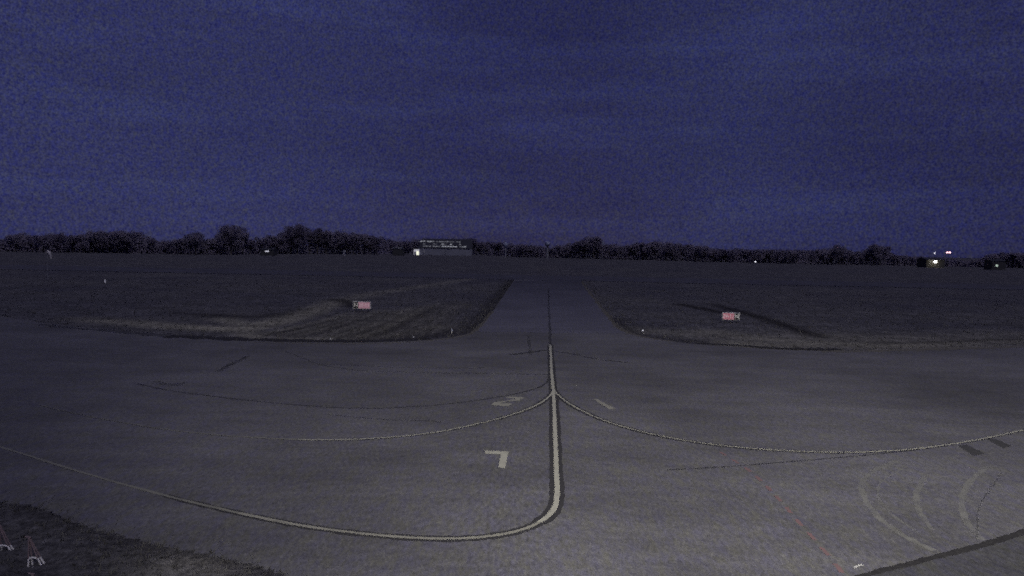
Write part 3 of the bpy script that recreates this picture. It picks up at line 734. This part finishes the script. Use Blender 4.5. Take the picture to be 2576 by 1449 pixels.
prof = [(-30, 612), (0, 608), (26, 590), (52, 582.6), (70, 586), (81, 600), (96, 586), (125, 584), (156, 584), (182, 588), (195, 596), (213, 579), (226, 576), (247, 581), (273, 578), (300, 577), (325, 577), (351, 580.5), (372, 592), (404, 605), (443, 599), (463, 597), (476, 588), (492, 582), (505, 591), (516, 601), (542, 597), (555, 596), (560, 571), (581, 563.5), (604, 573), (625, 591), (635, 606), (642, 611), (656, 600), (663, 592), (679, 588), (695, 593), (713, 588), (728, 566), (749, 562), (773, 565), (793, 573), (833, 577), (872, 579), (903, 582), (918, 587), (963, 593), (989, 601), (1015, 606), (1041, 601), (1067, 599), (1158, 599), (1179, 596), (1210, 604), (1249, 606.5), (1275, 609), (1353, 614), (1384, 621), (1410, 614), (1436, 606.5), (1467, 601), (1483, 592), (1495, 592), (1509, 596), (1525, 612), (1574, 614), (1600, 608), (1634, 606), (1650, 602.6), (1665, 605), (1691, 609), (1769, 614), (1795, 623), (1834, 623), (1939, 625), (2009, 626), (2051, 625), (2087, 622), (2113, 613), (2126, 623), (2165, 632), (2191, 614), (2212, 613), (2230, 627), (2256, 640), (2309, 643), (2374, 647), (2426, 653), (2465, 653), (2491, 638), (2530, 634), (2576, 632), (2640, 630)]
PX, PY = [q[0] for q in prof], [q[1] for q in prof]
DX, DV = [-40, 0, 300, 560, 690, 950, 1020, 1220, 1300, 1700, 2000, 2250, 2450, 2620], [430, 435, 450, 470, 560, 640, 800, 800, 660, 600, 570, 580, 580, 560]
def seg_label(u):
    for lim, txt in ((200, 'dark bushy tree behind the windsock at the far left of the treeline'), (420, 'dark full tree in the broad rounded stand on the left'),
                     (545, 'dark tree in the low dip between the two tallest left stands'), (640, 'tall dark tree in the high dome left of the lit strip window'),
                     (985, 'tall dark tree in the highest stand left of the hangar'), (1240, 'dark tree behind the hangar roof'),
                     (1440, 'low dark tree behind the pale tanks'), (1560, 'dark tree in the small peak right of the taxiway axis'), (1780, 'dark tree in the low hump right of centre'),
                     (2090, 'low dark tree in the long even row right of centre'), (2240, 'dark tree in the twin peaks left of the dazzling lamp'),
                     (2470, 'lowest dark tree near the dazzling lamp and red lamps'), (9999, 'dark tree at the far right end behind the greenish window')):
        if u < lim: return txt
peaks = {52, 226, 300, 492, 581, 749, 1495, 1650, 2113, 2200, 2530}
spec = {492: 'small pointed dark tree standing up from the dip in the left treeline', 581: 'tall dome shaped dark tree topping the left treeline beside the lit strip window',
        749: 'tallest dark tree at the left end of the highest stand', 1495: 'tallest round dark tree right of the pale tanks beside the flag', 2113: 'small dark spire like tree in the right treeline', 2200: 'dark flat topped tree left of the dazzling lamp'}
ntree = 0
def add_tree(u, top, dd, width, label, group):
    global ntree
    b = Y(u, top, dd); hgt = b.z
    tr, cr = TV[ntree % len(TV)]; ntree += 1
    t = thing('tree', label, 'tree', (b.x, dd, 0), random.uniform(0, 6.28), group)
    wv = hgt * width; t.scale = (wv, wv, hgt)
    for nm, me in (('trunk', tr), ('crown', cr)):
        o = bpy.data.objects.new(nm, me); C.objects.link(o); o.parent = t
u = -25.0
while u < 2620:
    top = float(np.interp(u, PX, PY)); dd = float(np.interp(u, DX, DV))
    hpx = max(14, (np.interp(u, [0, 1000, 2600], [640, 641, 672]) - top))
    near = [k for k in spec if abs(k - u) < hpx * .2 and spec[k]]
    lab, grp = seg_label(u), 'trees of the far treeline'
    if near:
        k = near[0]; lab = spec[k]; spec[k] = None; add_tree(k, float(np.interp(k, PX, PY)) - .5, dd - 6, 1.0, lab, grp)
    else:
        add_tree(u, top + random.uniform(-.8, 3.0), dd + random.uniform(-22, 25), random.uniform(.85, 1.2), lab, grp)
    u += max(9.0, hpx * random.uniform(.22, .32))
print('trees', ntree)
# undergrowth closing the foot of the wood: one mass of leaves
mb = MB(); rnd = random.Random(5)
for u in np.arange(-60, 2660, 1.1):
    dd = float(np.interp(u, DX, DV)) + 8; s = dd / FOC
    top = float(np.interp(u, PX, PY)); b = Y(u, top, dd).z
    for _ in range(13):
        x = Y(u, 640, dd).x + rnd.uniform(-1, 1); z = rnd.uniform(0, 1) ** 1.2 * b * .72; y = dd + rnd.uniform(-6, 10)
        a = Vector((rnd.gauss(0, 1), rnd.gauss(0, .5), rnd.gauss(0, .8))).normalized(); q = a.orthogonal().normalized(); k = rnd.uniform(.4, 1.0)
        c = Vector((x, y, z)); mb.add([c - a * k, c + q * k * .8, c + a * k, c - q * k * .8], [(0, 1, 2, 3)])
tag(mb.build('undergrowth', M['leaf']), kind='stuff')

# ------------------------------------------------------------------ apron floodlight (behind the viewpoint; its pool lights the apron)
FL = Vector((10, -15, 22))
t = thing('floodlight_mast', 'tall apron floodlight mast behind the viewpoint', 'floodlight', (FL.x, FL.y, 0))
mb = MB(); mb.tube([(0, 0, 0), (0, 0, FL.z)], [.16, .1], 10); mb.build('pole', M['steel'], t)
mb = MB(); mb.box((-.25, .2, FL.z + .05), (.6, .5, .3), R(35), bev=.04); mb.build('lamp_head', M['steel'], t)
ld = bpy.data.lights.new('floodlight', 'SPOT'); ld.energy = 132000; ld.color = (1, .955, .82); ld.spot_size = R(80); ld.spot_blend = 1; ld.shadow_soft_size = .4
lo = bpy.data.objects.new('floodlight', ld); C.objects.link(lo); lo.location = FL + Vector((-.5, .5, -.35))
lo.rotation_euler = (Vector((14, 41, 0)) - lo.location).to_track_quat('-Z', 'Y').to_euler()

# ------------------------------------------------------------------ sky and sun
ELEV, AZ = 58, 150
w = bpy.data.worlds.new('World'); S.world = w; w.use_nodes = True; nt = w.node_tree; nt.nodes.clear()
out = nt.nodes.new('ShaderNodeOutputWorld'); bg = nt.nodes.new('ShaderNodeBackground'); bg.inputs['Strength'].default_value = .1
nt.links.new(bg.outputs[0], out.inputs[0])
sky = nt.nodes.new('ShaderNodeTexSky'); sky.sky_type = 'NISHITA'; sky.sun_disc = False
sky.sun_elevation = R(ELEV); sky.sun_rotation = R(AZ)
tc = nt.nodes.new('ShaderNodeTexCoord'); vec = tc.outputs['Generated']
dusk = mixc(nt, 1, sky.outputs[0], (.014, .012, .030), 'MULTIPLY')
sx = nt.nodes.new('ShaderNodeSeparateXYZ'); nt.links.new(vec, sx.inputs[0])
grad = ramp(nt, sx.outputs[2], 0, .38, 0, 1)
base = mixc(nt, grad, (.222, .222, .62), (.198, .220, .70))
base = mixc(nt, 1, base, dusk, 'ADD')
def cloud(u, v, rad, amt, colr):
    global base
    d = ray(u, v).normalized()
    n = nt.nodes.new('ShaderNodeVectorMath'); n.operation = 'DOT_PRODUCT'; nt.links.new(vec, n.inputs[0]); n.inputs[1].default_value = d
    nm = nt.nodes.new('ShaderNodeVectorMath'); nm.operation = 'NORMALIZE'; nt.links.new(vec, nm.inputs[0]); nt.links.new(nm.outputs[0], n.inputs[0])
    f = nt.nodes.new('ShaderNodeMapRange'); f.interpolation_type = 'SMOOTHSTEP'
    nt.links.new(n.outputs['Value'], f.inputs['Value']); f.inputs['From Min'].default_value = math.cos(R(rad)); f.inputs['From Max'].default_value = 1
    f.inputs['To Max'].default_value = amt
    base = mixc(nt, f.outputs[0], base, colr)
cloud(120, 120, 32, .7, (.35, .40, 1.16))
cloud(2250, 170, 24, .65, (.33, .39, 1.14))
cloud(2600, 480, 22, .5, (.17, .17, .55))
mp = nt.nodes.new('ShaderNodeMapping'); mp.inputs['Scale'].default_value = (1, 1, 2.6); nt.links.new(vec, mp.inputs[0])
c1 = noise(nt, mp.outputs[0], 3.2, 5, .55)
base = mixc(nt, 1, base, ramp(nt, c1, .25, .75, .9, 1.1), 'MULTIPLY')
mp2 = nt.nodes.new('ShaderNodeMapping'); mp2.inputs['Scale'].default_value = (1, .6, 9); mp2.inputs['Rotation'].default_value = (0, R(-9), 0); nt.links.new(vec, mp2.inputs[0])
c4 = noise(nt, mp2.outputs[0], 2.2, 6, .62)
base = mixc(nt, 1, base, mixc(nt, ramp(nt, c4, .5, .75, 0, 1), (.95, .94, .95), (1.2, 1.28, 1.28)), 'MULTIPLY')
c2 = noise(nt, vec, 430, 2, .8); c3 = noise(nt, vec, 210, 3, .8)
g1 = mixc(nt, ramp(nt, c2, .3, .7, 0, 1), (.42, .42, .66), (1.58, 1.58, 1.34))
base = mixc(nt, 1, base, g1, 'MULTIPLY')
g2 = mixc(nt, ramp(nt, c3, .3, .7, 0, 1), (1.3, 1.26, .74), (.7, .74, 1.26))
base = mixc(nt, 1, base, g2, 'MULTIPLY')
nt.links.new(base, bg.inputs['Color'])
sd = bpy.data.lights.new('sun', 'SUN'); sd.energy = .76; sd.angle = R(20); sd.color = (.96, .93, 1.07)
so = bpy.data.objects.new('sun', sd); C.objects.link(so); so.rotation_euler = (R(90 - ELEV), 0, R(180 - AZ))

S.view_settings.view_transform = 'Standard'; S.view_settings.look = 'None'; S.view_settings.exposure = 0; S.view_settings.gamma = 1
S.render.engine = 'CYCLES'
S.cycles.use_denoising = False
S.cycles.max_bounces = 4; S.cycles.filter_width = 1.9; S.cycles.use_light_tree = False; S.cycles.sample_clamp_direct = 6; S.cycles.sample_clamp_indirect = .4
S.cycles.use_adaptive_sampling = True; S.cycles.adaptive_threshold = .25; S.cycles.adaptive_min_samples = 12
